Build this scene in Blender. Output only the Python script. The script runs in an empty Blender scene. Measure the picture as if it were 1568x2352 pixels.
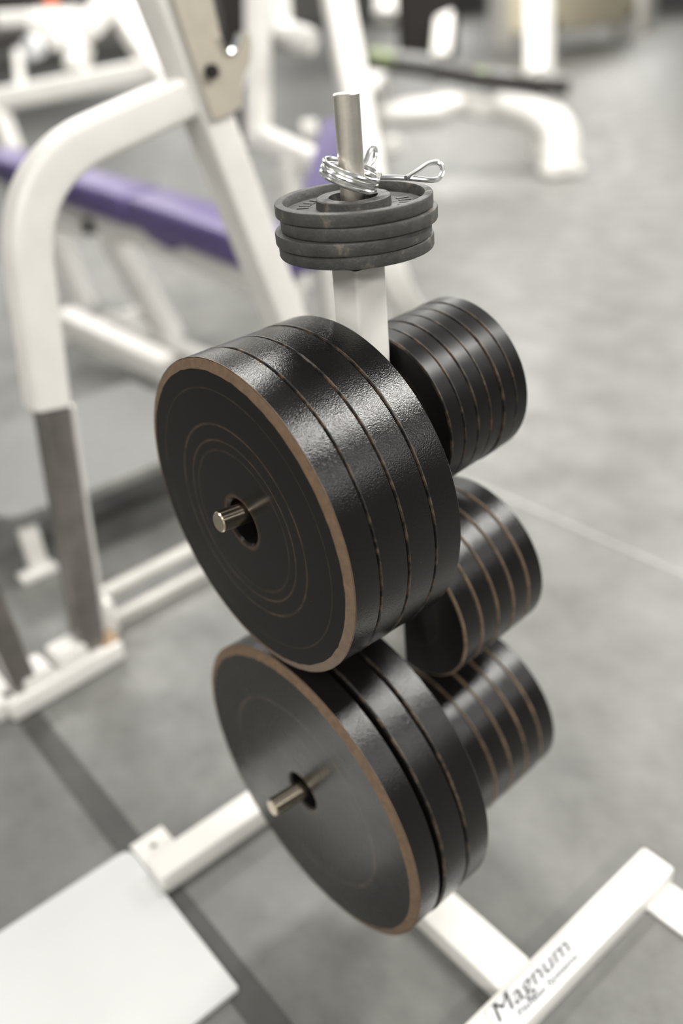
import bpy, bmesh, math, random
from mathutils import Vector, Matrix, Quaternion
random.seed(7)
sc = bpy.context.scene
col = sc.collection

# ------------------------------------------------------------------ camera
CAM = Vector((-0.63288, -0.75897, 1.35421))
RX = Vector((0.763788, -0.640629, -0.078879))      # right
DY = Vector((-0.381484, -0.349454, -0.855776))     # down
FZ = Vector((0.520671, 0.683722, -0.511298))       # forward
FPX, CX, CY = 2026.8, 784.0, 1176.0                # frame 1568 x 2352
cd = bpy.data.cameras.new('camera')
cam = bpy.data.objects.new('camera', cd)
col.objects.link(cam)
M = Matrix((RX, -DY, -FZ)).transposed()
cam.matrix_world = Matrix.Translation(CAM) @ M.to_4x4()
cd.sensor_fit = 'HORIZONTAL'
cd.sensor_width = 24.0
cd.lens = FPX / 1568 * 24.0
cd.clip_end = 200
cd.dof.use_dof = True
cd.dof.focus_distance = 0.95
cd.dof.aperture_fstop = 1.4
cd.dof.aperture_blades = 0
sc.camera = cam

# ------------------------------------------------------------------ light
sc.view_settings.view_transform = 'Standard'
sc.view_settings.look = 'None'
sc.view_settings.gamma = 1.0
sc.view_settings.use_curve_mapping = False
sc.view_settings.exposure = 0.36
w = bpy.data.worlds.new('gym_ambient')
sc.world = w
w.use_nodes = True
bg = w.node_tree.nodes['Background']
bg.inputs[0].default_value = (1.0, 0.985, 0.95, 1)
bg.inputs[1].default_value = 0.20
LIGHT_W = 92
# rows of ceiling fixtures (x, y, length, width, power factor)
FIX = [(1.75, -1.05, 1.5, 0.28, 1.05), (1.15, 1.5, 0.9, 0.3, 0.45), (-2.6, -1.05, 1.6, 0.5, 0.7), (-2.6, 1.5, 1.6, 0.5, 0.5), (-2.6, -3.6, 2.0, 0.6, 1.6), (1.8, -3.6, 2.0, 0.6, 0.6),
       (5.2, 1.5, 2.0, 0.6, 1.4), (1.6, 4.6, 2.0, 0.6, 1.0), (5.2, 4.6, 2.0, 0.6, 1.6), (5.6, -2.0, 2.0, 0.6, 1.5),
       (10.0, 4.0, 3.0, 1.0, 1.7), (10.0, 10.0, 3.0, 1.0, 2.0), (3.5, 10.0, 3.0, 1.0, 1.6), (18.0, 12.0, 4.0, 1.5, 3.0), (12.0, 20.0, 4.0, 1.5, 3.0), (22.0, 22.0, 4.0, 1.5, 3.0)]
for x, y, lx_, ly_, k_ in FIX:
    ld = bpy.data.lights.new('ceiling_panel', 'AREA')
    ld.shape = 'RECTANGLE'
    ld.size = lx_
    ld.size_y = ly_
    ld.energy = LIGHT_W * k_
    ld.color = (1.0, 0.975, 0.93)
    lo = bpy.data.objects.new('ceiling_panel', ld)
    lo.location = (x, y, 3.2)
    col.objects.link(lo)

# ------------------------------------------------------------------ pixel helpers
def ray(px, py):
    return RX * ((px - CX) / FPX) + DY * ((py - CY) / FPX) + FZ
def at(px, py, z=0.0):
    d = ray(px, py); return CAM + d * ((z - CAM.z) / d.z)
def aty(px, py, y):
    d = ray(px, py); return CAM + d * ((y - CAM.y) / d.y)
def atx(px, py, x):
    d = ray(px, py); return CAM + d * ((x - CAM.x) / d.x)
def atd(px, py, D):
    return CAM + ray(px, py) * D

# ------------------------------------------------------------------ materials
MATS = {}
def new_mat(name):
    m = bpy.data.materials.new(name); m.use_nodes = True
    nt = m.node_tree
    return m, nt, nt.nodes['Principled BSDF']
def N(nt, t, **kw):
    n = nt.nodes.new(t)
    for k, v in kw.items(): setattr(n, k, v)
    return n
def ramp(nt, stops):
    r = N(nt, 'ShaderNodeValToRGB')
    e = r.color_ramp.elements
    while len(e) < len(stops): e.new(0.5)
    for el, (p, c) in zip(e, stops):
        el.position = p; el.color = c if len(c) == 4 else (*c, 1)
    return r
def noise(nt, vec, scale, detail=4, rough=0.6):
    n = N(nt, 'ShaderNodeTexNoise')
    n.inputs['Scale'].default_value = scale; n.inputs['Detail'].default_value = detail
    n.inputs['Roughness'].default_value = rough
    nt.links.new(vec, n.inputs['Vector']); return n
def coords(nt, rand=True):
    tc = N(nt, 'ShaderNodeTexCoord')
    if not rand: return tc.outputs['Object']
    oi = N(nt, 'ShaderNodeObjectInfo')
    mul = N(nt, 'ShaderNodeMath', operation='MULTIPLY'); mul.inputs[1].default_value = 37.0
    nt.links.new(oi.outputs['Random'], mul.inputs[0])
    add = N(nt, 'ShaderNodeVectorMath', operation='ADD')
    nt.links.new(tc.outputs['Object'], add.inputs[0]); nt.links.new(mul.outputs[0], add.inputs[1])
    return add.outputs[0]
def mixc(nt, fac, a, b):
    m = N(nt, 'ShaderNodeMix', data_type='RGBA')
    if hasattr(fac, 'node'): nt.links.new(fac, m.inputs[0])
    else: m.inputs[0].default_value = fac
    for s, v in ((m.inputs[6], a), (m.inputs[7], b)):
        if hasattr(v, 'node'): nt.links.new(v, s)
        else: s.default_value = (*v, 1)
    return m.outputs[2]
def bump(nt, h, strength, dist, b):
    n = N(nt, 'ShaderNodeBump'); n.inputs['Strength'].default_value = strength
    n.inputs['Distance'].default_value = dist
    nt.links.new(h, n.inputs['Height']); nt.links.new(n.outputs[0], b.inputs['Normal'])
def simple(name, colr, rough=0.5, metal=0.0, var=0.12, scale=12, bmp=0.0, bscale=300, spec=0.5):
    m, nt, b = new_mat(name)
    v = coords(nt)
    n = noise(nt, v, scale)
    lo = tuple(c * (1 - var) for c in colr); hi = tuple(min(1, c * (1 + var)) for c in colr)
    r = ramp(nt, [(0.3, lo), (0.7, hi)])
    nt.links.new(n.outputs['Fac'], r.inputs[0]); nt.links.new(r.outputs[0], b.inputs['Base Color'])
    b.inputs['Roughness'].default_value = rough; b.inputs['Metallic'].default_value = metal
    b.inputs['Specular IOR Level'].default_value = spec
    if bmp:
        n2 = noise(nt, v, bscale, 2); bump(nt, n2.outputs['Fac'], bmp, 0.001, b)
    MATS[name] = m
    return m
simple('white_paint', (0.70, 0.69, 0.66), 0.38, var=0.05, scale=9, bmp=0.05)
simple('steel_taupe', (0.50, 0.46, 0.385), 0.45, 0.3, var=0.06, scale=20)
simple('chrome', (0.90, 0.91, 0.90), 0.2, 1.0, var=0.04)
simple('brushed_steel', (0.80, 0.76, 0.70), 0.36, 1.0, var=0.10, scale=60)
simple('peg_steel', (0.60, 0.53, 0.42), 0.24, 1.0, var=0.12, scale=80)
simple('grey_steel', (0.23, 0.215, 0.20), 0.30, 0.7, var=0.2, scale=14)
simple('purple_vinyl', (0.105, 0.08, 0.21), 0.42, var=0.1, scale=15)
simple('black_vinyl', (0.014, 0.011, 0.010), 0.6, var=0.2, spec=0.3)
simple('dark_rubber', (0.03, 0.028, 0.026), 0.6, var=0.2)
simple('cream_panel', (0.88, 0.80, 0.60), 0.5, var=0.05)
simple('tan_wood', (0.30, 0.20, 0.11), 0.5, var=0.15)
simple('board_white', (0.58, 0.59, 0.585), 0.5, var=0.02, scale=4)
simple('ink', (0.014, 0.014, 0.015), 0.4)
simple('ink_grey', (0.14, 0.145, 0.16), 0.4)
simple('decal_white', (0.74, 0.75, 0.76), 0.3, var=0.02)
simple('rust_edge', (0.125, 0.08, 0.048), 0.48, var=0.22, scale=90, bmp=0.3, bscale=500)
def patchy(name, a, b_, t0, t1, scale):
    m, nt, b = new_mat(name); v = coords(nt); n = noise(nt, v, scale, 5, 0.65)
    r = ramp(nt, [(t0, a), (t1, b_)]); nt.links.new(n.outputs['Fac'], r.inputs[0])
    nt.links.new(r.outputs[0], b.inputs['Base Color']); b.inputs['Roughness'].default_value = 0.42
    MATS[name] = m
patchy('chipped_edge', (0.008, 0.0075, 0.007), (0.105, 0.072, 0.047), 0.44, 0.68, 60)
simple('tan_edge', (0.16, 0.115, 0.075), 0.45, var=0.5, scale=55, bmp=0.3, bscale=400)
simple('worn_white', (0.46, 0.45, 0.42), 0.4, var=0.1)
simple('platform_grey', (0.155, 0.155, 0.15), 0.5, var=0.1, scale=30, bmp=0.3, bscale=120)
simple('orange_plastic', (0.6, 0.13, 0.05), 0.4)
simple('green_label', (0.20, 0.24, 0.13), 0.4)

def plate_mat(name, R, rings, face_rough, edge_rough, spec, base=(0.0065, 0.006, 0.0055)):
    m, nt, b = new_mat(name)
    tc = N(nt, 'ShaderNodeTexCoord'); v = coords(nt)
    sep = N(nt, 'ShaderNodeSeparateXYZ'); nt.links.new(tc.outputs['Object'], sep.inputs[0])
    cmb = N(nt, 'ShaderNodeCombineXYZ')
    nt.links.new(sep.outputs[1], cmb.inputs[1]); nt.links.new(sep.outputs[2], cmb.inputs[2])
    ln = N(nt, 'ShaderNodeVectorMath', operation='LENGTH'); nt.links.new(cmb.outputs[0], ln.inputs[0])
    dv = N(nt, 'ShaderNodeMath', operation='DIVIDE'); dv.inputs[1].default_value = R
    nt.links.new(ln.outputs['Value'], dv.inputs[0])
    st = [(0.0, (0, 0, 0))]
    for r0, wd, a in rings:
        st += [(r0 - wd, (0, 0, 0)), (r0, (a, a, a)), (r0 + wd, (0, 0, 0))]
    rr = ramp(nt, st); nt.links.new(dv.outputs[0], rr.inputs[0])
    n1 = noise(nt, v, 28, 5, 0.65)
    patch = ramp(nt, [(0.42, (0, 0, 0)), (0.62, (1, 1, 1))]); nt.links.new(n1.outputs['Fac'], patch.inputs[0])
    mul = N(nt, 'ShaderNodeMath', operation='MULTIPLY')
    nt.links.new(rr.outputs[0], mul.inputs[0]); nt.links.new(patch.outputs[0], mul.inputs[1])
    ad = N(nt, 'ShaderNodeMath', operation='MULTIPLY_ADD'); ad.inputs[1].default_value = 0.6
    nt.links.new(rr.outputs[0], ad.inputs[0]); nt.links.new(mul.outputs[0], ad.inputs[2])
    # flecks of dust and chipped paint
    n2 = noise(nt, v, 190, 3, 0.55)
    fl = ramp(nt, [(0.73, (0, 0, 0)), (0.78, (1, 1, 1))]); nt.links.new(n2.outputs['Fac'], fl.inputs[0])
    n4 = noise(nt, v, 11, 3, 0.6)
    fp = ramp(nt, [(0.52, (0, 0, 0)), (0.66, (1, 1, 1))]); nt.links.new(n4.outputs['Fac'], fp.inputs[0])
    flm = N(nt, 'ShaderNodeMath', operation='MULTIPLY')
    nt.links.new(fl.outputs[0], flm.inputs[0]); nt.links.new(fp.outputs[0], flm.inputs[1])
    c1 = mixc(nt, ad.outputs[0], base, (0.050, 0.032, 0.021))
    c2 = mixc(nt, flm.outputs[0], c1, (0.13, 0.10, 0.07))
    nt.links.new(c2, b.inputs['Base Color'])
    gt = N(nt, 'ShaderNodeMath', operation='GREATER_THAN'); gt.inputs[1].default_value = 0.985
    nt.links.new(dv.outputs[0], gt.inputs[0])
    mr = N(nt, 'ShaderNodeMapRange'); mr.inputs[3].default_value = face_rough; mr.inputs[4].default_value = edge_rough
    nt.links.new(gt.outputs[0], mr.inputs[0])
    n5 = noise(nt, v, 17, 4, 0.6)
    ra = N(nt, 'ShaderNodeMath', operation='MULTIPLY_ADD'); ra.inputs[1].default_value = 0.22
    sub = N(nt, 'ShaderNodeMath', operation='SUBTRACT'); sub.inputs[1].default_value = 0.5
    nt.links.new(n5.outputs['Fac'], sub.inputs[0]); nt.links.new(sub.outputs[0], ra.inputs[0])
    nt.links.new(mr.outputs[0], ra.inputs[2]); nt.links.new(ra.outputs[0], b.inputs['Roughness'])
    n3 = noise(nt, v, 650, 2, 0.5)
    hm = N(nt, 'ShaderNodeMath', operation='MULTIPLY'); nt.links.new(n3.outputs['Fac'], hm.inputs[0])
    hr = N(nt, 'ShaderNodeMapRange'); hr.inputs[3].default_value = 0.12; hr.inputs[4].default_value = 1.0
    nt.links.new(gt.outputs[0], hr.inputs[0]); nt.links.new(hr.outputs[0], hm.inputs[1])
    bump(nt, hm.outputs[0], 0.32, 0.0010, b)
    sm_ = N(nt, 'ShaderNodeMapRange'); sm_.inputs[3].default_value = spec; sm_.inputs[4].default_value = 0.32
    nt.links.new(gt.outputs[0], sm_.inputs[0]); nt.links.new(sm_.outputs[0], b.inputs['Specular IOR Level'])
    MATS[name] = m
plate_mat('plate_enamel_large', 0.1989, [(0.168, 0.022, 0.9), (0.455, 0.014, 0.35), (0.517, 0.011, 0.9), (0.615, 0.012, 0.8), (0.83, 0.008, 0.5)], 0.22, 0.205, 0.17)
plate_mat('plate_enamel_heavy', 0.2298, [(0.147, 0.02, 0.9), (0.48, 0.012, 0.4), (0.655, 0.014, 1.0)], 0.28, 0.24, 0.6)
plate_mat('plate_enamel_small', 0.12, [(0.6, 0.02, 0.5)], 0.34, 0.22, 0.2)

m, nt, b = new_mat('cast_iron')          # change plates: grainy grey-black cast iron
v = coords(nt)
n1 = noise(nt, v, 230, 3); n2 = noise(nt, v, 40, 5, 0.7)
r = ramp(nt, [(0.35, (0.036, 0.0345, 0.032)), (0.58, (0.054, 0.052, 0.048)), (0.74, (0.17, 0.145, 0.12))])
nt.links.new(n2.outputs['Fac'], r.inputs[0]); nt.links.new(r.outputs[0], b.inputs['Base Color'])
b.inputs['Roughness'].default_value = 0.5
bump(nt, n1.outputs['Fac'], 0.55, 0.0012, b); MATS['cast_iron'] = m

m, nt, b = new_mat('rubber_floor')       # grey gym rubber, scuffed
tc = N(nt, 'ShaderNodeTexCoord'); v = tc.outputs['Object']
mp = N(nt, 'ShaderNodeMapping'); mp.inputs['Scale'].default_value = (1.0, 0.8, 1); nt.links.new(v, mp.inputs[0])
n1 = noise(nt, mp.outputs[0], 5.5, 7, 0.68); n2 = noise(nt, v, 160, 3, 0.6)
r = ramp(nt, [(0.26, (0.085, 0.083, 0.077)), (0.48, (0.132, 0.132, 0.124)), (0.74, (0.185, 0.185, 0.176))])
nt.links.new(n1.outputs['Fac'], r.inputs[0]); nt.links.new(r.outputs[0], b.inputs['Base Color'])
rr = ramp(nt, [(0.3, (0.50,) * 3), (0.7, (0.36,) * 3)]); nt.links.new(n1.outputs['Fac'], rr.inputs[0])
nt.links.new(rr.outputs[0], b.inputs['Roughness'])
bump(nt, n2.outputs['Fac'], 0.25, 0.002, b); MATS['rubber_floor'] = m
simple('wall_dark', (0.16, 0.155, 0.15), 0.6, var=0.05, scale=1)
simple('wall_paint', (0.62, 0.60, 0.56), 0.6, var=0.03, scale=1)
simple('seam_dark', (0.055, 0.053, 0.049), 0.5, var=0.2, scale=8)
simple('seam_light', (0.25, 0.25, 0.235), 0.4, var=0.2, scale=8)

# ------------------------------------------------------------------ mesh helpers
def obj(name, bm, mat, parent=None, smooth=35):
    me = bpy.data.meshes.new(name)
    bmesh.ops.recalc_face_normals(bm, faces=bm.faces)
    if parent is not None:
        bmesh.ops.translate(bm, verts=bm.verts, vec=-world_loc(parent))
    bm.to_mesh(me); bm.free()
    for mm in (mat if isinstance(mat, (list, tuple)) else [mat]): me.materials.append(MATS[mm])
    if smooth:
        me.shade_smooth(); me.set_sharp_from_angle(angle=math.radians(smooth))
    o = bpy.data.objects.new(name, me); col.objects.link(o)
    if parent is not None: o.parent = parent
    return o
def world_loc(o):
    l = Vector(o.location)
    while o.parent is not None:
        o = o.parent; l += o.location
    return l
def thing(name, label, cat, loc=(0, 0, 0), group=None):
    o = bpy.data.objects.new(name, None); col.objects.link(o)
    o.location = loc; o.empty_display_size = 0.05
    tag(o, label, cat, group); return o
def tag(o, label, cat, group=None):
    o['label'] = label; o['category'] = cat
    if group: o['group'] = group
    return o
def box_bm(c, s, rot=None, bev=0.0, seg=2, bm=None):
    b2 = bmesh.new()
    bmesh.ops.create_cube(b2, size=1.0)
    bmesh.ops.scale(b2, verts=b2.verts, vec=Vector(s))
    if bev: bmesh.ops.bevel(b2, geom=b2.edges, offset=bev, segments=seg, profile=0.5, affect='EDGES')
    if rot is not None: bmesh.ops.rotate(b2, verts=b2.verts, cent=(0, 0, 0), matrix=rot)
    bmesh.ops.translate(b2, verts=b2.verts, vec=Vector(c))
    if bm is None: return b2
    me = bpy.data.meshes.new('tmp'); b2.to_mesh(me); b2.free(); bm.from_mesh(me); bpy.data.meshes.remove(me)
    return bm
def basis(d, up=(0, 0, 1)):
    d = Vector(d).normalized(); up = Vector(up)
    s = up.cross(d)
    if s.length < 1e-4: s = Vector((1, 0, 0)).cross(d)
    s.normalize(); u = d.cross(s)
    return s, u, d
def rect_section(wd, h, r=0.006, n=3):
    pts = []
    for cx, cy, a0 in ((wd/2-r, h/2-r, 0), (-wd/2+r, h/2-r, 90), (-wd/2+r, -h/2+r, 180), (wd/2-r, -h/2+r, 270)):
        for k in range(n + 1):
            a = math.radians(a0 + 90 * k / n); pts.append((cx + r*math.cos(a), cy + r*math.sin(a)))
    return pts
def round_section(r, n=20, ry=None):
    return [(r*math.cos(2*math.pi*k/n), (ry or r)*math.sin(2*math.pi*k/n)) for k in range(n)]
def sweep(pts, sec, up=(0, 0, 1), scale=None, bm=None, closed=False):
    bm = bm or bmesh.new()
    pts = [Vector(p) for p in pts]; rings = []; n = len(pts)
    s, u, d = basis(pts[1] - pts[0], up)
    for i, p in enumerate(pts):
        if closed: t = pts[(i+1) % n] - pts[i-1]
        elif i == 0: t = pts[1] - pts[0]
        elif i == n-1: t = pts[-1] - pts[-2]
        else: t = (pts[i+1]-p).normalized() + (p-pts[i-1]).normalized()
        t.normalize()
        q = d.rotation_difference(t); s = q @ s; u = q @ u; d = t
        k = 1.0
        if not closed and 0 < i < n-1:
            c = (pts[i+1]-p).normalized().dot(t); k = 1/max(0.5, c)
        sc_ = scale[i] if scale else 1.0
        rings.append([bm.verts.new(p + s*a*sc_ + u*b2*sc_) for a, b2 in sec])
    m_ = len(sec)
    for i in range(n if closed else n-1):
        A, B = rings[i], rings[(i+1) % n]
        for k in range(m_): bm.faces.new((A[k], A[(k+1) % m_], B[(k+1) % m_], B[k]))
    if not closed:
        bm.faces.new(rings[0][::-1]); bm.faces.new(rings[-1])
    return bm
def fillet(pts, rad, n=8):
    pts = [Vector(p) for p in pts]; out = [pts[0]]
    for i in range(1, len(pts)-1):
        a, p, c = pts[i-1], pts[i], pts[i+1]
        d1 = (a-p).normalized(); d2 = (c-p).normalized()
        r = min(rad, (a-p).length*0.49, (c-p).length*0.49)
        A, C = p + d1*r, p + d2*r
        for k in range(n+1):
            t = k/n; out.append(A*(1-t)**2 + p*2*t*(1-t) + C*t*t)
    out.append(pts[-1]); return out
def bar(name, p0, p1, wd, h, mat, parent=None, r=0.006, up=(0, 0, 1)):
    return obj(name, sweep([p0, p1], rect_section(wd, h, r), up), mat, parent)
def rod(name, p0, p1, r, mat, parent=None, n=24, cham=0.0015):
    p0, p1 = Vector(p0), Vector(p1); d = (p1-p0).normalized()
    pts = [p0, p0 + d*cham, p1 - d*cham, p1]
    return obj(name, sweep(pts, round_section(r, n), scale=[1-cham/r, 1, 1, 1-cham/r]), mat, parent)
def lathe_bm(prof, n=96, closed=True):
    """profile of (radius, x), turned about the local X axis; closed loop"""
    bm = bmesh.new(); rings = []
    for r, x in prof:
        rings.append([bm.verts.new((x, r*math.cos(2*math.pi*k/n), r*math.sin(2*math.pi*k/n))) for k in range(n)])
    m_ = len(rings)
    for i in range(m_ if closed else m_-1):
        A, B = rings[i], rings[(i+1) % m_]
        for k in range(n): bm.faces.new((A[k], A[(k+1) % n], B[(k+1) % n], B[k]))
    return bm
def prism_bm(poly, off, bev=0.0):
    bm = bmesh.new(); off = Vector(off)
    a = [bm.verts.new(Vector(p)) for p in poly]; b2 = [bm.verts.new(Vector(p) + off) for p in poly]
    n = len(poly)
    bm.faces.new(a); bm.faces.new(b2[::-1])
    for i in range(n): bm.faces.new((a[i], b2[i], b2[(i+1) % n], a[(i+1) % n]))
    if bev: bmesh.ops.bevel(bm, geom=[e for e in bm.edges if len(e.link_faces) == 2], offset=bev, segments=2, affect='EDGES')
    return bm

# ------------------------------------------------------------------ floor
floor = obj('floor', box_bm((13, 15.25, -0.035), (38, 41.5, 0.05)), 'seam_dark', None, 0)
floor['kind'] = 'structure'
for nm, c, s_ in (('wall_left', (-6.05, 15.25, 2), (0.1, 41.7, 4)), ('wall_right', (32.05, 15.25, 2), (0.1, 41.7, 4)),
                  ('wall_back', (13, 36.05, 2), (38, 0.1, 4)), ('wall_front', (13, -5.55, 2), (38, 0.1, 4))):
    wl = obj(nm, box_bm(c, s_), 'wall_dark' if nm in ('wall_front', 'wall_right') else 'wall_paint', None, 0); wl['kind'] = 'structure'
PITCH = 1.45
for k in range(-6, 20):
    x0 = -0.31 + PITCH * k
    for (ya, yb) in ((-5.4, 5.6), (5.6, 35.9)):
        if not (-6.2 < x0 and x0 + PITCH < 31.5): continue
        g = 0.004
        obj('rubber_mat', box_bm((x0 + PITCH/2, (ya+yb)/2, -0.005), (PITCH - g, yb - ya - g, 0.010), bev=0.002, seg=1), 'rubber_floor', floor, 0)
obj('seam_strip', box_bm((-0.312, 2.0, 0.0008), (0.052, 9.0, 0.0016)), 'seam_dark', floor, 0)
obj('seam_strip', box_bm((1.140, 1.9, 0.0008), (0.016, 7.0, 0.0016)), 'seam_light', floor, 0)  # pale grimy seam, with light caught on the mat bevel painted into its grey

# ------------------------------------------------------------------ plate tree
HW = 0.0225; FH = 0.0434; SPW = 0.0359; FWD = 0.030
tree = thing('plate_tree', 'white weight plate tree with steel pegs on an H-shaped floor base', 'plate rack', (0, 0, 0))
obj('post', sweep([(0, 0, FH), (0, 0, 1.086)], rect_section(2*HW, 2*HW, 0.005), up=(0, 1, 0)), 'white_paint', tree)
obj('spine', box_bm((0, 0.008, FH/2 + 0.0005), (2*SPW, 0.2842 + 0.3002 - 2*FWD, FH - 0.001), bev=0.004), 'white_paint', tree)
YF, YL = -0.2842, 0.3002
foot_r = obj('foot', box_bm((0.0, YF, FH/2), (0.672, 2*FWD, FH), bev=0.005), 'white_paint', tree)
foot_l = obj('foot', box_bm((0.0, YL, FH/2), (0.634, 2*FWD, FH), bev=0.005), 'white_paint', tree)
def tab(par, xc, y0, y1):
    bm = bmesh.new()
    yc = (y0+y1)/2; hx, hy = 0.034, abs(y1-y0)/2; n = 16; r = 0.0065; hyc = yc + (0.008 if y1 > y0 else -0.008)
    outer = [(xc+hx, yc-hy), (xc+hx, yc+hy), (xc-hx, yc+hy), (xc-hx, yc-hy)]
    vt = []
    for z in (0.0005, 0.0065):
        o = []
        for k in range(n):
            a = 2*math.pi*k/n - math.pi/4
            # square outline sampled along the same angles
            ca, sa = math.cos(a), math.sin(a); t = 1/max(abs(ca), abs(sa))
            o.append(bm.verts.new((xc + hx*ca*t, yc + hy*sa*t, z)))
        i_ = [bm.verts.new((xc + r*math.cos(2*math.pi*k/n - math.pi/4), hyc + r*math.sin(2*math.pi*k/n - math.pi/4), z)) for k in range(n)]
        vt.append((o, i_))
    (o0, i0), (o1, i1) = vt
    for k in range(n):
        j = (k+1) % n
        bm.faces.new((o1[k], o1[j], i1[j], i1[k])); bm.faces.new((o0[k], i0[k], i0[j], o0[j]))
        bm.faces.new((o0[k], o0[j], o1[j], o1[k])); bm.faces.new((i0[k], i1[k], i1[j], i0[j]))
    return obj('mounting_tab', bm, 'white_paint', par, 20)
for sx in (1, -1):
    tab(foot_r, 0.298*sx, YF - FWD, YF - FWD - 0.085)
    tab(foot_l, 0.280*sx, YL + FWD, YL + FWD + 0.075)
# brand sticker on the near foot
pa, pb = at(1126, 2330, FH), at(1297, 2163, FH)
x0s, x1s = pa.x, pb.x
sw = x1s - x0s
obj('brand_sticker', box_bm(((x0s+x1s)/2 + 0.008, YF - 0.002, FH + 0.0004), (sw + 0.03, 0.048, 0.0008)), 'decal_white', foot_r, 0)
bmf = bmesh.new()
cxs, cys, hx, hy = (x0s+x1s)/2 + 0.008, YF - 0.002, sw/2 + 0.0135, 0.0225
for c, s in (((cxs, cys-hy, FH+0.001), (2*hx, 0.0012, 0.0006)), ((cxs, cys+hy, FH+0.001), (2*hx, 0.0012, 0.0006)),
             ((cxs-hx, cys, FH+0.001), (0.0012, 2*hy, 0.0006)), ((cxs+hx, cys, FH+0.001), (0.0012, 2*hy, 0.0006))):
    box_bm(c, s, bm=bmf)
obj('sticker_border', bmf, 'ink_grey', foot_r, 0)
def text_part(name, body, size, width, cx_, cy_, z, mat, par, shear=0.3, thick=0.0):
    cu = bpy.data.curves.new(name, 'FONT'); cu.body = body; cu.size = size
    cu.align_x = 'CENTER'; cu.align_y = 'CENTER'; cu.shear = shear; cu.extrude = 0.0003; cu.offset = thick
    to = bpy.data.objects.new('tmp', cu); col.objects.link(to)
    dg = bpy.context.evaluated_depsgraph_get(); dg.update()
    me = bpy.data.meshes.new_from_object(to.evaluated_get(dg))
    bpy.data.objects.remove(to)
    xs = [v_.co.x for v_ in me.vertices]; k = width/(max(xs)-min(xs)); mid = (max(xs)+min(xs))/2
    L = world_loc(par)
    for v_ in me.vertices:
        v_.co = Vector(((v_.co.x-mid)*k + cx_, v_.co.y + cy_, v_.co.z + z)) - L
    me.materials.clear(); me.materials.append(MATS[mat])
    o = bpy.data.objects.new(name, me); col.objects.link(o); o.parent = par
    return o
text_part('lettering', 'Magnum', 0.036, sw, (x0s+x1s)/2, YF + 0.0065, FH + 0.0012, 'ink', foot_r, 0.35, 0.0)
text_part('lettering', 'Fitness Systems', 0.0135, sw*0.80, (x0s+x1s)/2 + 0.012, YF - 0.0150, FH + 0.0012, 'ink_grey', foot_r, 0.2, 0.0002)

# pegs: outward and slightly upward
SL = 0.08
def peg(y, x_end, z_end, side):
    x_in = side * HW
    z_in = z_end - SL*abs(x_end - x_in)
    return rod('peg', (x_in, y, z_in), (x_end, y, z_end), 0.0127, 'peg_steel', tree, 32)
peg(0.0115, -0.2226, 0.8428, -1)
peg(-0.010, -0.2295, 0.3925, -1)
peg(0.0, 0.196, 0.9090, 1)
peg(0.0, 0.2135, 0.6200, 1)
peg(0.0, 0.2395, 0.3250, 1)
rod('pin', (0, 0, 1.080), (0, 0, 1.260), 0.0137, 'brushed_steel', tree, 40, 0.0012)
bm = lathe_bm([(0.0145, -0.0075), (0.0290, -0.0075), (0.0300, -0.0065), (0.0300, 0.0065), (0.0290, 0.0075), (0.0145, 0.0075)], 48)
bmesh.ops.rotate(bm, verts=bm.verts, cent=(0, 0, 0), matrix=Matrix.Rotation(math.pi/2, 3, 'Y'))
bmesh.ops.translate(bm, verts=bm.verts, vec=(0, 0, 1.0945))
obj('collar', bm, 'dark_rubber', tree)

# ------------------------------------------------------------------ weight plates
def plate_meshes(R, T, rh, mat, edge, cham_r, cham_x, back_r=0.002):
    """a turned plate (axis X, front towards -X): body mesh and worn rim mesh"""
    h = T/2
    prof = [(rh, -h + 0.003), (rh + 0.003, -h), (R - cham_r - 0.0003, -h), (R - cham_r, -h + 0.0003),
            (R - cham_r*0.25, -h + cham_x), (R - 0.0003, -h + cham_x + 0.0002), (R, -h + cham_x + 0.0006),
            (R, h - back_r), (R - back_r, h), (rh + 0.003, h), (rh, h - 0.003)]
    b1 = lathe_bm(prof, 128 if R > 0.15 else 80)
    body = bpy.data.meshes.new('plate_body'); bmesh.ops.recalc_face_normals(b1, faces=b1.faces); b1.to_mesh(body); b1.free()
    body.materials.append(MATS[mat]); body.shade_smooth(); body.set_sharp_from_angle(angle=math.radians(28))
    e = 0.0003
    rimp = [(R - cham_r - 0.001, -h - e), (R - cham_r, -h - e + 0.0002), (R - cham_r*0.25 + e, -h + cham_x - e),
            (R + e, -h + cham_x + 0.0004), (R + e, -h + cham_x + 0.0010), (R - cham_r - 0.001, -h + cham_x + 0.0010)]
    b2 = lathe_bm(rimp, 128 if R > 0.15 else 80)
    rnd = random.Random(int(R*1e5))
    for v_ in b2.verts:        # worn, uneven edge
        rr_ = math.hypot(v_.co.y, v_.co.z)
        k = 1 + rnd.uniform(-0.0012, 0.0004) if rr_ > R - cham_r*0.5 else 1 + rnd.uniform(-0.004, 0.002)
        v_.co.y *= k; v_.co.z *= k
    rim = bpy.data.meshes.new('worn_rim'); bmesh.ops.recalc_face_normals(b2, faces=b2.faces); b2.to_mesh(rim); b2.free()
    rim.materials.append(MATS[edge]); rim.shade_smooth(); rim.set_sharp_from_angle(angle=math.radians(28))
    return body, rim
def put_plate(name, meshes, c, ax, spin, label, group):
    q = Vector((1, 0, 0)).rotation_difference(Vector(ax).normalized()) @ Quaternion((1, 0, 0), spin)
    o = bpy.data.objects.new(name, meshes[0]); col.objects.link(o)
    o.location = c; o.rotation_mode = 'QUATERNION'; o.rotation_quaternion = q
    tag(o, label, 'weight plate', group)
    r_ = bpy.data.objects.new('worn_rim', meshes[1]); col.objects.link(r_); r_.parent = o
    r_['label'] = 'brown edge where the black paint has worn off'
    return o
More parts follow.
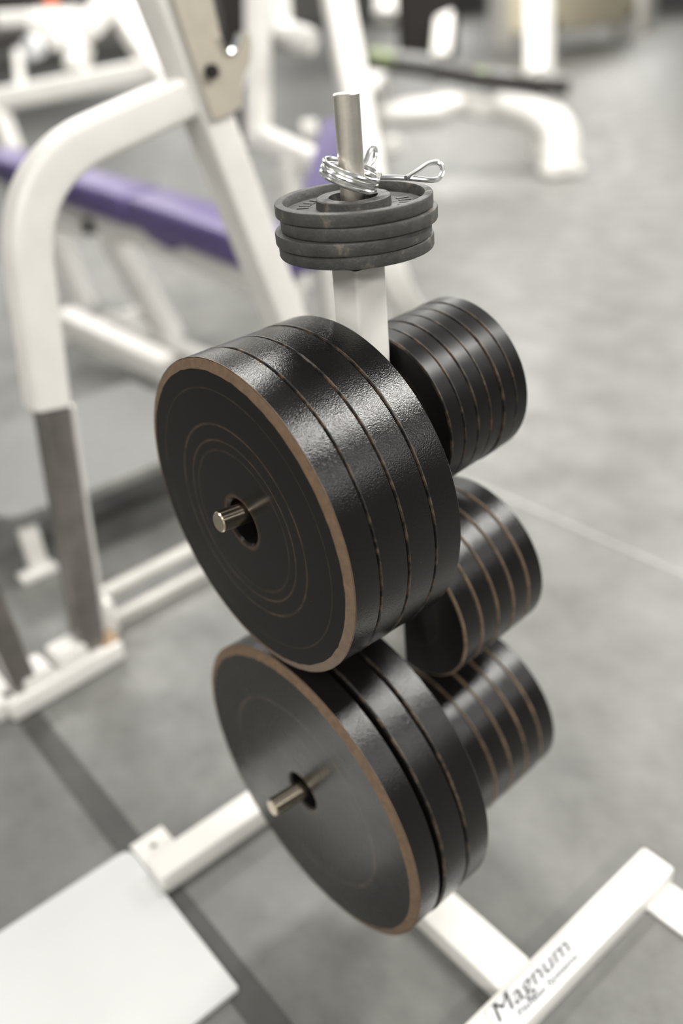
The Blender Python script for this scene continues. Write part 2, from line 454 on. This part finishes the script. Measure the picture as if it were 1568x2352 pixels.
ORD = ['first', 'second', 'third', 'fourth', 'fifth', 'sixth']
def stack(name, n, x0, width, gaps, R, rh, oy, z0, ty, tz, mat, edges, chams, labels, group, jit=0.0):
    T = (width - sum(gaps))/n; x = 0.0
    cache = {}
    ax = Vector((1, ty, tz)).normalized()
    for i in range(n):
        ck = chams[min(i, len(chams)-1)]
        if ck not in cache: cache[ck] = plate_meshes(R, T, rh, mat, edges[min(i, len(edges)-1)], *ck)
        c = Vector((x0, oy, z0)) + ax*(x + T/2)
        c += Vector((0, random.uniform(-jit, jit), random.uniform(-jit, jit)*0.6))
        put_plate(name, cache[ck], c, ax + Vector((0, random.uniform(-.001, .001), random.uniform(-.001, .001))), random.uniform(0, 6.28), labels[i], group)
        x += T + (gaps[i] if i < len(gaps) else 0)
stack('large_weight_plate', 4, -0.1894, 0.1601, [0.0009]*3, 0.1989, 0.0285, 0.0165, 0.8262, -0.006, 0.0256, 'plate_enamel_large', ['rust_edge', 'chipped_edge'],
      [(0.0105, 0.0035), (0.0013, 0.0008)],
      ['large black weight plate with wide brown rim, outermost of the upper stack of four'] +
      ['large black weight plate, %s from the rod tip in the upper stack of four' % ORD[i] for i in (1, 2)] +
      ['large black weight plate, innermost against the post in the upper stack of four'],
      'upper stack of four large plates', 0.0007)
stack('heavy_weight_plate', 3, -0.1759, 0.1324, [0.0075, 0.0035], 0.2298, 0.0285, -0.0093, 0.3834, 0.0085, 0.019, 'plate_enamel_heavy', ['rust_edge', 'chipped_edge'],
      [(0.0120, 0.0045), (0.0022, 0.0016)],
      ['largest black weight plate with brown rim, outermost of the lower stack of three',
       'largest black weight plate in the middle of the lower stack of three',
       'largest black weight plate, innermost against the post in the lower stack of three'],
      'lower stack of three largest plates', 0.0008)
def side_labels(n, which, kind):
    o = ['%s black weight plate, innermost of the %s stack of %s' % (kind, which, n)]
    k = {'five': 5, 'six': 6}[n]
    o += ['%s black weight plate, %s from the post in the %s stack of %s' % (kind, ORD[i], which, n) for i in range(1, k-1)]
    o += ['%s black weight plate, outermost of the %s stack of %s' % (kind, which, n)]
    return o
stack('small_weight_plate', 6, 0.0342, 0.1429, [0.0007]*5, 0.1070, 0.0265, 0.0025, 0.8869, 0.0233, 0.0615, 'plate_enamel_small', ['chipped_edge'],
      [(0.0014, 0.0008)], side_labels('six', 'top', 'small'), 'top stack of six small plates', 0.0012)
stack('medium_weight_plate', 5, 0.0374, 0.1620, [0.0010]*4, 0.1233, 0.0265, 0.0015, 0.5949, 0.014, 0.081, 'plate_enamel_small', ['tan_edge'],
      [(0.0020, 0.0014)], side_labels('five', 'middle', 'mid-size'), 'middle stack of five plates', 0.0008)
stack('medium_weight_plate', 5, 0.0447, 0.1785, [0.0010]*4, 0.1407, 0.0265, 0.0, 0.2969, 0.010, 0.075, 'plate_enamel_small', ['tan_edge'],
      [(0.0020, 0.0014)], side_labels('five', 'bottom', 'wide'), 'bottom stack of five plates', 0.0008)

# change plates on the upright pin: raised rim, thin web, raised hub
def change_plate_mesh():
    R = 0.0855; h = 0.007
    p = [(0.0265, -h), (0.039, -h), (0.0402, -h+0.001), (0.041, -0.0050), (0.0745, -0.0050), (0.0760, -h+0.001), (0.0770, -h),
         (R-0.002, -h), (R-0.0006, -h+0.0006), (R, -h+0.002), (R, h-0.002), (R-0.0006, h-0.0006), (R-0.002, h), (0.0770, h), (0.0762, h-0.001), (0.0745, -0.0028), (0.041, -0.0028),
         (0.0402, h-0.001), (0.039, h), (0.0265, h)]
    bm = lathe_bm(p, 96)
    bmesh.ops.rotate(bm, verts=bm.verts, cent=(0, 0, 0), matrix=Matrix.Rotation(-math.pi/2, 3, 'Y'))
    # raised cast marks on the web
    for k in range(10):
        a = math.radians(-58 + k*11) if k < 6 else math.radians(120 + (k-6)*12)
        box_bm((0.0555*math.cos(a), 0.0555*math.sin(a), -0.0026), (0.013, 0.0055, 0.0012), Matrix.Rotation(a, 3, 'Z'), bm=bm)
    me = bpy.data.meshes.new('change_plate'); bmesh.ops.recalc_face_normals(bm, faces=bm.faces); bm.to_mesh(me); bm.free()
    me.materials.append(MATS['cast_iron']); me.shade_smooth(); me.set_sharp_from_angle(angle=math.radians(30))
    return me
cpm = change_plate_mesh()
for i, (dx, dy, zc, lab) in enumerate((
        (0.0005, 0.0005, 1.1095, 'thin grey iron change plate, lowest of four on the upright pin'),
        (-0.0035, -0.0005, 1.1238, 'thin grey iron change plate, second from below on the upright pin'),
        (0.0030, -0.0035, 1.1381, 'thin grey iron change plate, third from below on the upright pin'),
        (0.0, 0.0, 1.1524, 'thin grey iron change plate with open recess, topmost on the upright pin'))):
    o = bpy.data.objects.new('change_plate', cpm); col.objects.link(o)
    o.location = (dx, dy, zc); o.rotation_euler = (0, 0, 0.3 + i*1.9 if i < 3 else -0.35)
    tag(o, lab, 'weight plate', 'change plates on the upright pin')

# spring clip around the pin
E1 = Vector((0.766, -0.643, 0)); E2 = Vector((0.643, 0.766, 0)); UP = Vector((0, 0, 1))
CC = Vector((0.0, 0.0, 1.1815)) - E1*0.0015 + E2*0.0
clip = thing('spring_clip', 'chrome wire spring collar clip resting around the pin', 'collar clip', CC)
tl = math.radians(-21)
def cl(a, b_, c):     # clip frame -> world, tilted down towards E1
    return CC + E1*(a*math.cos(tl) - c*math.sin(tl)) + E2*b_ + UP*(a*math.sin(tl) + c*math.cos(tl))
RC_, WR = 0.0300, 0.0028
pts = []
A0, A1 = math.radians(-18), math.radians(2*360 + 360 + 38)
for k in range(145):
    t = k/144; a = A0 + (A1-A0)*t
    pts.append(cl(RC_*math.cos(a), RC_*math.sin(a), 0.0088 - 0.0185*t))
obj('coil', sweep(pts, round_section(WR, 10)), 'chrome', clip)
h1 = [atd(866, 408, 0.955), atd(900, 408, 0.958), atd(938, 409, 0.96), atd(985, 414, 0.962), atd(1008, 413, 0.965), atd(1018, 392, 0.972), atd(1010, 372, 0.975), atd(985, 374, 0.972), atd(958, 393, 0.965), atd(932, 409, 0.955)]
obj('handle', sweep(fillet(h1, 0.008, 5), round_section(WR, 10)), 'chrome', clip)
h2 = [atd(818, 392, 1.005), atd(838, 376, 1.010), atd(848, 346, 1.014), atd(858, 338, 1.022), atd(863, 345, 1.030), atd(860, 364, 1.030), atd(846, 382, 1.022), atd(826, 398, 1.012)]
obj('handle', sweep(fillet(h2, 0.008, 5), round_section(WR, 10)), 'chrome', clip)

# ------------------------------------------------------------------ white board on the floor
bt = [at(300, 1945, 0.012), at(555, 2262, 0.012)]
bx = -0.318
y1_, y0_ = bt[0].y, bt[1].y
poly = []
for (cx_, cy_, a0, r_) in ((bx-0.022, y1_-0.022, 0, 0.022), (bx-0.95, y1_-0.03, 90, 0.03), (bx-0.95, y0_+0.03, 180, 0.03), (bx-0.003, y0_+0.003, 270, 0.003)):
    for k in range(5):
        a = math.radians(a0 + 90*k/4); poly.append((cx_ + r_*math.cos(a), cy_ + r_*math.sin(a), 0.0022))
o = obj('floor_board', prism_bm(poly, (0, 0, 0.010)), 'board_white', None, 30)
tag(o, 'plain white flat board lying on the rubber floor by the rack foot', 'board')

# ------------------------------------------------------------------ bench press rack (side frame in the plane y = 0.96)
YR = 0.96
rack = thing('bench_rack', 'white bench press frame with bent tube leg and steel bar hook', 'bench rack', (-0.12, YR, 0))
T3 = rect_section(0.078, 0.078, 0.012, 4)
pbend = [aty(104, 928, YR), aty(50, 520, YR), aty(85, 385, YR), aty(300, 275, YR), aty(445, 205, YR)]
pbend = [aty(108, 928, YR), aty(38, 395, YR), aty(455, 205, YR)]
obj('bent_tube', sweep(fillet(pbend, 0.17, 12), rect_section(0.080, 0.080, 0.016, 4), up=(0, 1, 0)), 'white_paint', rack)
up0, up1 = aty(735, 950, YR), aty(352, -60, YR)
dv_ = (up0 - up1).normalized()
up0 = up1 + dv_ * ((up1.z - 0.05)/-dv_.z)
up1 = up1 - dv_*0.25
obj('upright', sweep([up0, up1], rect_section(0.078, 0.090, 0.010, 4), up=(0, 1, 0)), 'white_paint', rack)
# lower telescoping leg
pl0, pl1 = aty(208, 1500, YR), aty(112, 900, YR)
pl0.z = 0.045
obj('inner_leg', sweep([pl0, pl1], rect_section(0.062, 0.062, 0.006), up=(0, 1, 0)), 'grey_steel', rack)
obj('guide_bar', sweep([aty(242, 1492, YR+0.035), aty(157, 930, YR+0.035)], rect_section(0.016, 0.03, 0.003), up=(0, 1, 0)), 'white_paint', rack)
# base of that frame
obj('base_rail', box_bm(((-0.345-0.055)/2, 0.925, 0.028), (0.29, 0.055, 0.05), Matrix.Rotation(0.07, 3, 'Z'), bev=0.006), 'white_paint', rack)
for c in ((-0.262, 0.945, 0.062), (-0.172, 0.952, 0.066)):
    obj('base_block', box_bm(c, (0.075, 0.075, 0.045), Matrix.Rotation(0.07, 3, 'Z'), bev=0.010), 'white_paint', rack)
obj('end_cap', box_bm((-0.075, 0.945, 0.035), (0.045, 0.05, 0.05), bev=0.006), 'tan_wood', rack)
obj('base_rail', box_bm((-0.345, 1.22, 0.028), (0.055, 0.62, 0.05), bev=0.006), 'white_paint', rack)
q0, q1 = aty(62, 1590, 0.935), aty(-60, 1300, 0.935)
q1 = q0 + (q1 - q0)*2.2
obj('brace_sleeve', sweep([q1 - (q1-q0).normalized()*0.06, q1 + (q1-q0).normalized()*0.35], rect_section(0.075, 0.07, 0.010), up=(0, 1, 0)), 'white_paint', rack)
obj('brace', sweep([q0, q1], rect_section(0.055, 0.05, 0.006), up=(0, 1, 0)), 'grey_steel', rack)
# floor cross tubes
obj('cross_tube', sweep([(-0.03, 1.110, 0.060), (0.745, 1.145, 0.060)], round_section(0.021)), 'worn_white', rack)
obj('cross_tube', sweep([(-0.03, 1.045, 0.020), (0.745, 1.075, 0.020)], rect_section(0.026, 0.034, 0.004)), 'worn_white', rack)
obj('end_plate', box_bm((-0.035, 1.065, 0.055), (0.04, 0.13, 0.105), bev=0.014), 'white_paint', rack)
obj('floor_rail', box_bm((0.735, 1.04, 0.03), (0.075, 0.42, 0.058), bev=0.006), 'white_paint', rack)
# hook bracket bolted to the face of the upright
YB = YR - 0.048
bp = [(372, -70), (394, 0), (440, 140), (485, 277), (520, 262), (549, 248), (550, 200), (553, 175), (570, 140), (572, 100), (566, 74), (552, 72), (546, 92), (540, 116), (526, 130), (512, 118), (502, 88), (484, 10), (470, -70)]
poly = [aty(x, y, YB) for x, y in bp]
obj('bar_hook', prism_bm(poly, (0, -0.010, 0), 0.0012), 'steel_taupe', rack, 25)
hk = [aty(x, y, YB - 0.005) for x, y in ((500, 84), (510, 114), (526, 127), (540, 113), (549, 76))]
obj('hook_liner', sweep(fillet(hk, 0.02, 5), rect_section(0.004, 0.024, 0.001), up=(0, 1, 0)), 'chrome', rack)
bc = aty(482, 164, YB - 0.010)
obj('bolt', sweep([bc + Vector((0, 0.004, 0)), bc + Vector((0, -0.014, 0))], round_section(0.0145, 6)), 'black_vinyl', rack, 20)

# spotter platform behind the frame
plat = thing('spotter_platform', 'low grey textured step platform on white legs', 'platform', (0.3, 1.75, 0))
px0, px1, py0, py1 = -0.105, 0.62, 1.412, 2.05
poly = []
for (cx_, cy_, a0) in ((px1-0.02, py1-0.02, 0), (px0+0.06, py1-0.06, 90), (px0+0.06, py0+0.06, 180), (px1-0.02, py0+0.02, 270)):
    r_ = 0.06 if cx_ < 0.2 else 0.02
    for k in range(6):
        a = math.radians(a0 + 90*k/5); poly.append((cx_ + r_*math.cos(a), cy_ + r_*math.sin(a), 0.165))
obj('deck', prism_bm(poly, (0, 0, 0.035)), 'platform_grey', plat, 30)
obj('deck_edge', box_bm((0.31, py0 - 0.006, 0.184), (0.60, 0.010, 0.034), bev=0.003), 'seam_light', plat)
for (lx, ly) in ((-0.045, 1.445), (0.575, 1.445), (-0.045, 2.0), (0.575, 2.0)):
    s_ = obj('leg', box_bm((lx, ly, 0.082), (0.052, 0.03, 0.164), bev=0.004), 'white_paint', plat)
    obj('leg_foot', box_bm((lx - 0.015, ly - 0.03, 0.014), (0.105, 0.045, 0.026), bev=0.006), 'white_paint', s_)

# purple bench beyond (plane x = 1.05)
XB = 1.05
bench = thing('purple_bench', 'long purple vinyl padded bench on slanted white tube legs', 'bench', (XB, 2.9, 0))
def pad_bm(p0, p1, wx, th, bev):
    p0, p1 = Vector(p0), Vector(p1); d = p1 - p0; L = d.length
    s, u, dd = basis(d); rot = Matrix((s, u, dd)).transposed()
    return box_bm((p0+p1)/2, (wx, th, L), rot, bev, 3)
a_ = atx(490, 520, XB); b_ = atx(275, 452, XB); c_ = atx(-10, 360, XB)
def low(p, d=0.05): return Vector((XB + 0.105, p.y, p.z - d))
obj('seat_pad', pad_bm(low(a_ + Vector((0, -0.35, -0.03)), 0.06), low(b_, 0.06) + Vector((0, -0.02, 0)), 0.21, 0.125, 0.025), 'purple_vinyl', bench)
obj('back_pad', pad_bm(low(b_, 0.06) + Vector((0, 0.02, 0.0)), low(c_, 0.06) + Vector((0, 0.3, 0)), 0.21, 0.125, 0.025), 'purple_vinyl', bench)
obj('pad_gusset', box_bm(low(atx(345, 520, XB), 0.0) + Vector((0, 0, -0.03)), (0.19, 0.22, 0.10), Matrix.Rotation(0.15, 3, 'X'), bev=0.03), 'purple_vinyl', bench)
rz = 0.60
obj('pad_rail', sweep([low(a_ + Vector((0, -0.3, -0.03)), 0.185), low(b_, 0.185), low(c_, 0.185) + Vector((0, 0.2, 0))], rect_section(0.09, 0.09, 0.012)), 'white_paint', bench)
l2a, l2b = atx(255, 540, XB + 0.10), atx(425, 830, XB + 0.10)
l1a, l1b = atx(112, 500, XB + 0.06), atx(215, 760, XB + 0.06)
for pa_, pb_ in ((l2a, l2b), (l1a, l1b)):
    d_ = (pb_ - pa_).normalized(); pb2 = pa_ + d_*((pa_.z - 0.035)/-d_.z)
    obj('leg', sweep([pa_, pb2], rect_section(0.10, 0.10, 0.014)), 'white_paint', bench)
obj('base_rail', box_bm((XB + 0.07, 2.72, 0.035), (0.07, 1.15, 0.066), bev=0.008), 'white_paint', bench)
obj('base_rail', box_bm((XB + 0.0, 3.25, 0.03), (0.5, 0.07, 0.056), bev=0.008), 'white_paint', bench)
g0, g1 = at(150, 735, 0.20), at(390, 850, 0.06)
obj('brace', sweep([g0, g1], rect_section(0.10, 0.11, 0.016)), 'white_paint', bench)
bs = atx(205, 520, XB + 0.05)
obj('adjuster_block', box_bm(bs, (0.05, 0.05, 0.07), bev=0.006), 'black_vinyl', bench)
obj('sleeve', sweep([atx(112, 497, XB+0.02), atx(190, 527, XB+0.02)], rect_section(0.06, 0.055, 0.008)), 'white_paint', bench)

# ------------------------------------------------------------------ machine behind the pin: leaning white upright, purple pad
mach = thing('press_machine', 'white machine upright leaning beside a pale purple back pad', 'gym machine', (1.5, 1.75, 0))
u0, u1, u2 = atd(768, -40, 2.9), atd(893, 650, 3.02), at(1010, 800, 0.04)
obj('upright', sweep(fillet([u0 + (u0-u1)*0.3, u1, u2], 0.22, 10), rect_section(0.10, 0.085, 0.014)), 'white_paint', mach)
obj('base_foot', box_bm((u2.x, u2.y, 0.03), (0.12, 0.5, 0.055), bev=0.01), 'white_paint', mach)
pd = [atd(742, 268, 3.6), atd(836, 268, 3.6), atd(800, 520, 3.57), atd(672, 520, 3.57)]
nrm = (pd[1]-pd[0]).cross(pd[3]-pd[0]).normalized()
obj('back_pad', prism_bm(pd, nrm * (0.07 if nrm.dot(FZ) > 0 else -0.07), 0.012), 'purple_vinyl', mach)
pc = (pd[2]+pd[3])/2 + FZ*0.08
obj('pad_stem', sweep([pc + Vector((0, 0, 0.1)), (pc.x + 0.05, pc.y + 0.05, 0.03)], rect_section(0.06, 0.06, 0.008), up=(0, 1, 0)), 'white_paint', mach)

# tall post with stub pegs and floor tube
m2 = thing('storage_post', 'white upright post with short stub peg and dark pad behind', 'gym machine', (2.1, 2.95, 0))
D2 = 4.2
t0, t1 = atd(592, -40, D2), atd(592, 335, D2 + 0.25)
obj('upright', sweep([t0 + (t0-t1)*0.4, t1], rect_section(0.105, 0.09, 0.012), up=(0, 1, 0)), 'white_paint', m2)
obj('lower_arm', sweep([t1 + Vector((0, 0, 0.05)), atd(740, 378, D2 + 0.1)], rect_section(0.10, 0.10, 0.02)), 'white_paint', m2)
st0, st1 = atd(640, -20, D2+0.2), atd(645, 70, D2+0.2)
obj('stub_arm', sweep(fillet([st0, st1, atd(715, 95, D2+0.1)], 0.05), round_section(0.058)), 'white_paint', m2)
obj('end_knob', sweep([atd(680, 88, D2+0.1), atd(718, 97, D2+0.08)], round_section(0.062), scale=[1, 0.9]), 'white_paint', m2)
obj('knob', sweep([atd(695, 300, D2+0.2), atd(728, 292, D2+0.2)], round_section(0.05), scale=[1, 0.8]), 'white_paint', m2)
dk = [atd(492, -60, 4.6), atd(572, -60, 4.6), atd(576, 330, 4.9), atd(548, 330, 4.9)]
obj('dark_pad', prism_bm(dk, FZ*0.09, 0.01), 'black_vinyl', m2)
obj('pad_bracket', sweep([(dk[2]+dk[3])/2 + (dk[0]-dk[3])*0.4 + FZ*0.05, t1 + (t0-t1)*0.5], rect_section(0.05, 0.05, 0.008)), 'white_paint', m2)
lg = atd(660, 372, D2 + 0.15)
obj('leg', sweep([lg, (lg.x, lg.y, 0.0)], rect_section(0.07, 0.07, 0.008), up=(0, 1, 0)), 'white_paint', m2)

# ------------------------------------------------------------------ seated machine far behind on the open floor
far = thing('seat_machine', 'white seated exercise machine with long black padded seat beam', 'gym machine', (4.6, 3.8, 0))
f0 = at(1286, 402, 0.0)
DF = (f0 - CAM).dot(FZ)
leg_pts = [atd(1150, 232, DF+0.15), atd(1240, 262, DF+0.05), atd(1287, 305, DF-0.02), Vector((f0.x, f0.y, 0.02))]
obj('curved_leg', sweep(fillet(leg_pts, 0.16, 8), round_section(0.15, 20, 0.135)), 'white_paint', far)
obj('leg_foot', box_bm((f0.x, f0.y, 0.04), (0.30, 0.24, 0.075), Matrix.Rotation(-0.5, 3, 'Z'), bev=0.035), 'white_paint', far)
obj('housing', sweep([atd(880, 262, DF+0.35), atd(930, 262, DF+0.3), atd(1010, 255, DF+0.2), atd(1065, 232, DF+0.15)], round_section(0.15, 18, 0.11), scale=[0.6, 1, 1, 0.5]), 'white_paint', far)
obj('housing_cover', sweep([atd(1010, 225, DF+0.3), atd(1140, 250, DF+0.2)], rect_section(0.22, 0.18, 0.05, 4)), 'white_paint', far)
sb = [atd(835, 140, DF+0.3), atd(960, 158, DF+0.2), atd(1090, 182, DF+0.08), atd(1305, 202, DF-0.1)]
obj('seat_beam', sweep(sb, rect_section(0.16, 0.10, 0.03, 4)), 'black_vinyl', far)
for a, b2, mt in (((850, 128), (905, 136), 'green_label'), ((905, 134), (1000, 146), 'platform_grey'), ((1100, 172), (1120, 176), 'green_label'), ((1122, 174), (1185, 184), 'platform_grey'), ((1240, 188), (1300, 188), 'platform_grey')):
    obj('grip_pad', sweep([atd(*a, DF+0.12), atd(*b2, DF+0.08)], round_section(0.055, 14)), mt, far)
b0, b1 = atd(918, 130, DF+0.4), atd(1052, 138, DF+0.4)
hz_ = Vector((0, 0, 0.95))
obj('back_pad', prism_bm([b0, b1, b1 + hz_, b0 + hz_], Vector((FZ.x, FZ.y, 0))*0.14, 0.02), 'black_vinyl', far)
obj('back_tube', sweep([atd(1030, -60, DF+0.3), atd(1012, 128, DF+0.25)], rect_section(0.14, 0.08, 0.02)), 'white_paint', far)
obj('column', sweep([atd(855, 175, DF+0.6), at(868, 345, 0.0)], rect_section(0.20, 0.16, 0.03), up=(0, 1, 0)), 'white_paint', far)
obj('base_foot', sweep([at(830, 330, 0.06), at(905, 335, 0.06)], rect_section(0.30, 0.11, 0.03)), 'white_paint', far)
c0, c1 = atd(1238, -80, DF+0.5), atd(1238, 175, DF+0.45)
obj('mast', sweep([c0, c1], rect_section(0.20, 0.17, 0.03), up=(0, 1, 0)), 'white_paint', far)
s_ = atd(1238, 178, DF+0.3)
obj('mast_base', sweep([c1 + Vector((0, 0, 0.05)), (c1.x, c1.y, 0.0)], rect_section(0.16, 0.14, 0.02), up=(0, 1, 0)), 'white_paint', far)

# ------------------------------------------------------------------ far furniture along the hall
def far_box(name, label, cat, px, py, dx, dy, dz, z0, mat, legs):
    p = at(px, py, 0)
    t = thing(name, label, cat, p)
    obj('panel', box_bm((p.x + dx/2, p.y, z0 + dz/2), (dx, dy, dz), Matrix.Rotation(0, 3, 'Z'), bev=0.03), mat, t)
    for (lx, ly) in legs:
        obj('leg', box_bm((p.x + lx, p.y + ly, z0/2 + 0.1), (0.34, 0.3, z0 + 0.2), bev=0.02), 'white_paint', t)
    return t
far_box('cream_cabinet', 'cream panelled cabinet on white legs at the far end', 'cabinet', 1408, 92, -2.6, 0.9, 1.6, 0.36, 'cream_panel', ((-0.12, -0.3), (-2.45, -0.3)))
st = thing('white_stand', 'white tube stand with two legs near the cream cabinet', 'gym machine', at(1150, 100))
p_ = at(1150, 105)
obj('leg', sweep([(p_.x, p_.y, 0), (p_.x, p_.y, 1.6)], rect_section(0.42, 0.4, 0.05), up=(0, 1, 0)), 'white_paint', st)
obj('cross_bar', sweep([(p_.x, p_.y, 1.15), (p_.x + 2.6, p_.y - 1.6, 1.15)], rect_section(0.3, 0.4, 0.05)), 'white_paint', st)
obj('leg', sweep([(p_.x + 2.6, p_.y - 1.6, 0), (p_.x + 2.6, p_.y - 1.6, 1.3)], rect_section(0.42, 0.4, 0.05), up=(0, 1, 0)), 'white_paint', st)
obj('hanging_handle', sweep([atd(884, -90, DF+0.7), atd(885, 38, DF+0.7)], round_section(0.10, 16)), 'white_paint', far)
obj('handle_arm', sweep([atd(884, -70, DF+0.7), atd(1030, -50, DF+0.45)], rect_section(0.1, 0.1, 0.02)), 'white_paint', far)

# cluttered white machine beyond the bent tube
cm = thing('cable_machine', 'far white tube machine with dark seat and round weights', 'gym machine', (2.4, 5.2, 0))
DC = 5.6
def cb(name, pts, wd, h, mat='white_paint', r=0.015, D=DC, fil=0.0):
    P_ = [atd(x, y, D + (dd[0] if dd else 0)) for x, y, *dd in pts]
    if fil: P_ = fillet(P_, fil)
    return obj(name, sweep(P_, rect_section(wd, h, r)), mat, cm)
cb('floor_beam', [(-60, 240), (460, 138)], 0.13, 0.13)
for (ax_, ay_, bx_, by_) in ((-12, 225, 75, 480), (468, 140, 530, 420)):
    p_, q_ = atd(ax_, ay_, DC), atd(bx_, by_, DC + 0.2)
    d_ = (q_ - p_).normalized(); q_ = p_ + d_*((p_.z - 0.03)/-d_.z)
    obj('beam_leg', sweep([p_, q_], rect_section(0.11, 0.11, 0.015)), 'white_paint', cm)
    obj('leg_foot', box_bm((q_.x, q_.y, 0.03), (0.22, 0.22, 0.056), bev=0.01), 'white_paint', cm)
cb('arm', [(75, 60), (205, 70), (250, 0)], 0.16, 0.16, fil=0.12)
cb('strut', [(175, 160), (190, 95), (120, 95)], 0.11, 0.13, fil=0.12)
cb('diagonal', [(262, -40), (300, 60), (395, 195)], 0.16, 0.14, fil=0.1)
cb('dark_seat', [(-40, 108), (60, 88), (125, 66)], 0.10, 0.06, 'black_vinyl')
cb('dark_pad', [(-40, 12), (80, 8)], 0.12, 0.10, 'black_vinyl')
cb('orange_grip', [(108, 4), (130, 2)], 0.07, 0.07, 'orange_plastic')
cb('frame_panel', [(0, 45), (190, 35)], 0.18, 0.10, 'white_paint', D=DC+0.05)
cb('seat_stem', [(40, 92), (50, 215)], 0.06, 0.06, 'white_paint', D=DC+0.02)
obj('weight_disc', sweep([atd(68, 112, DC-0.1), atd(84, 108, DC-0.05)], round_section(0.065)), 'decal_white', cm)
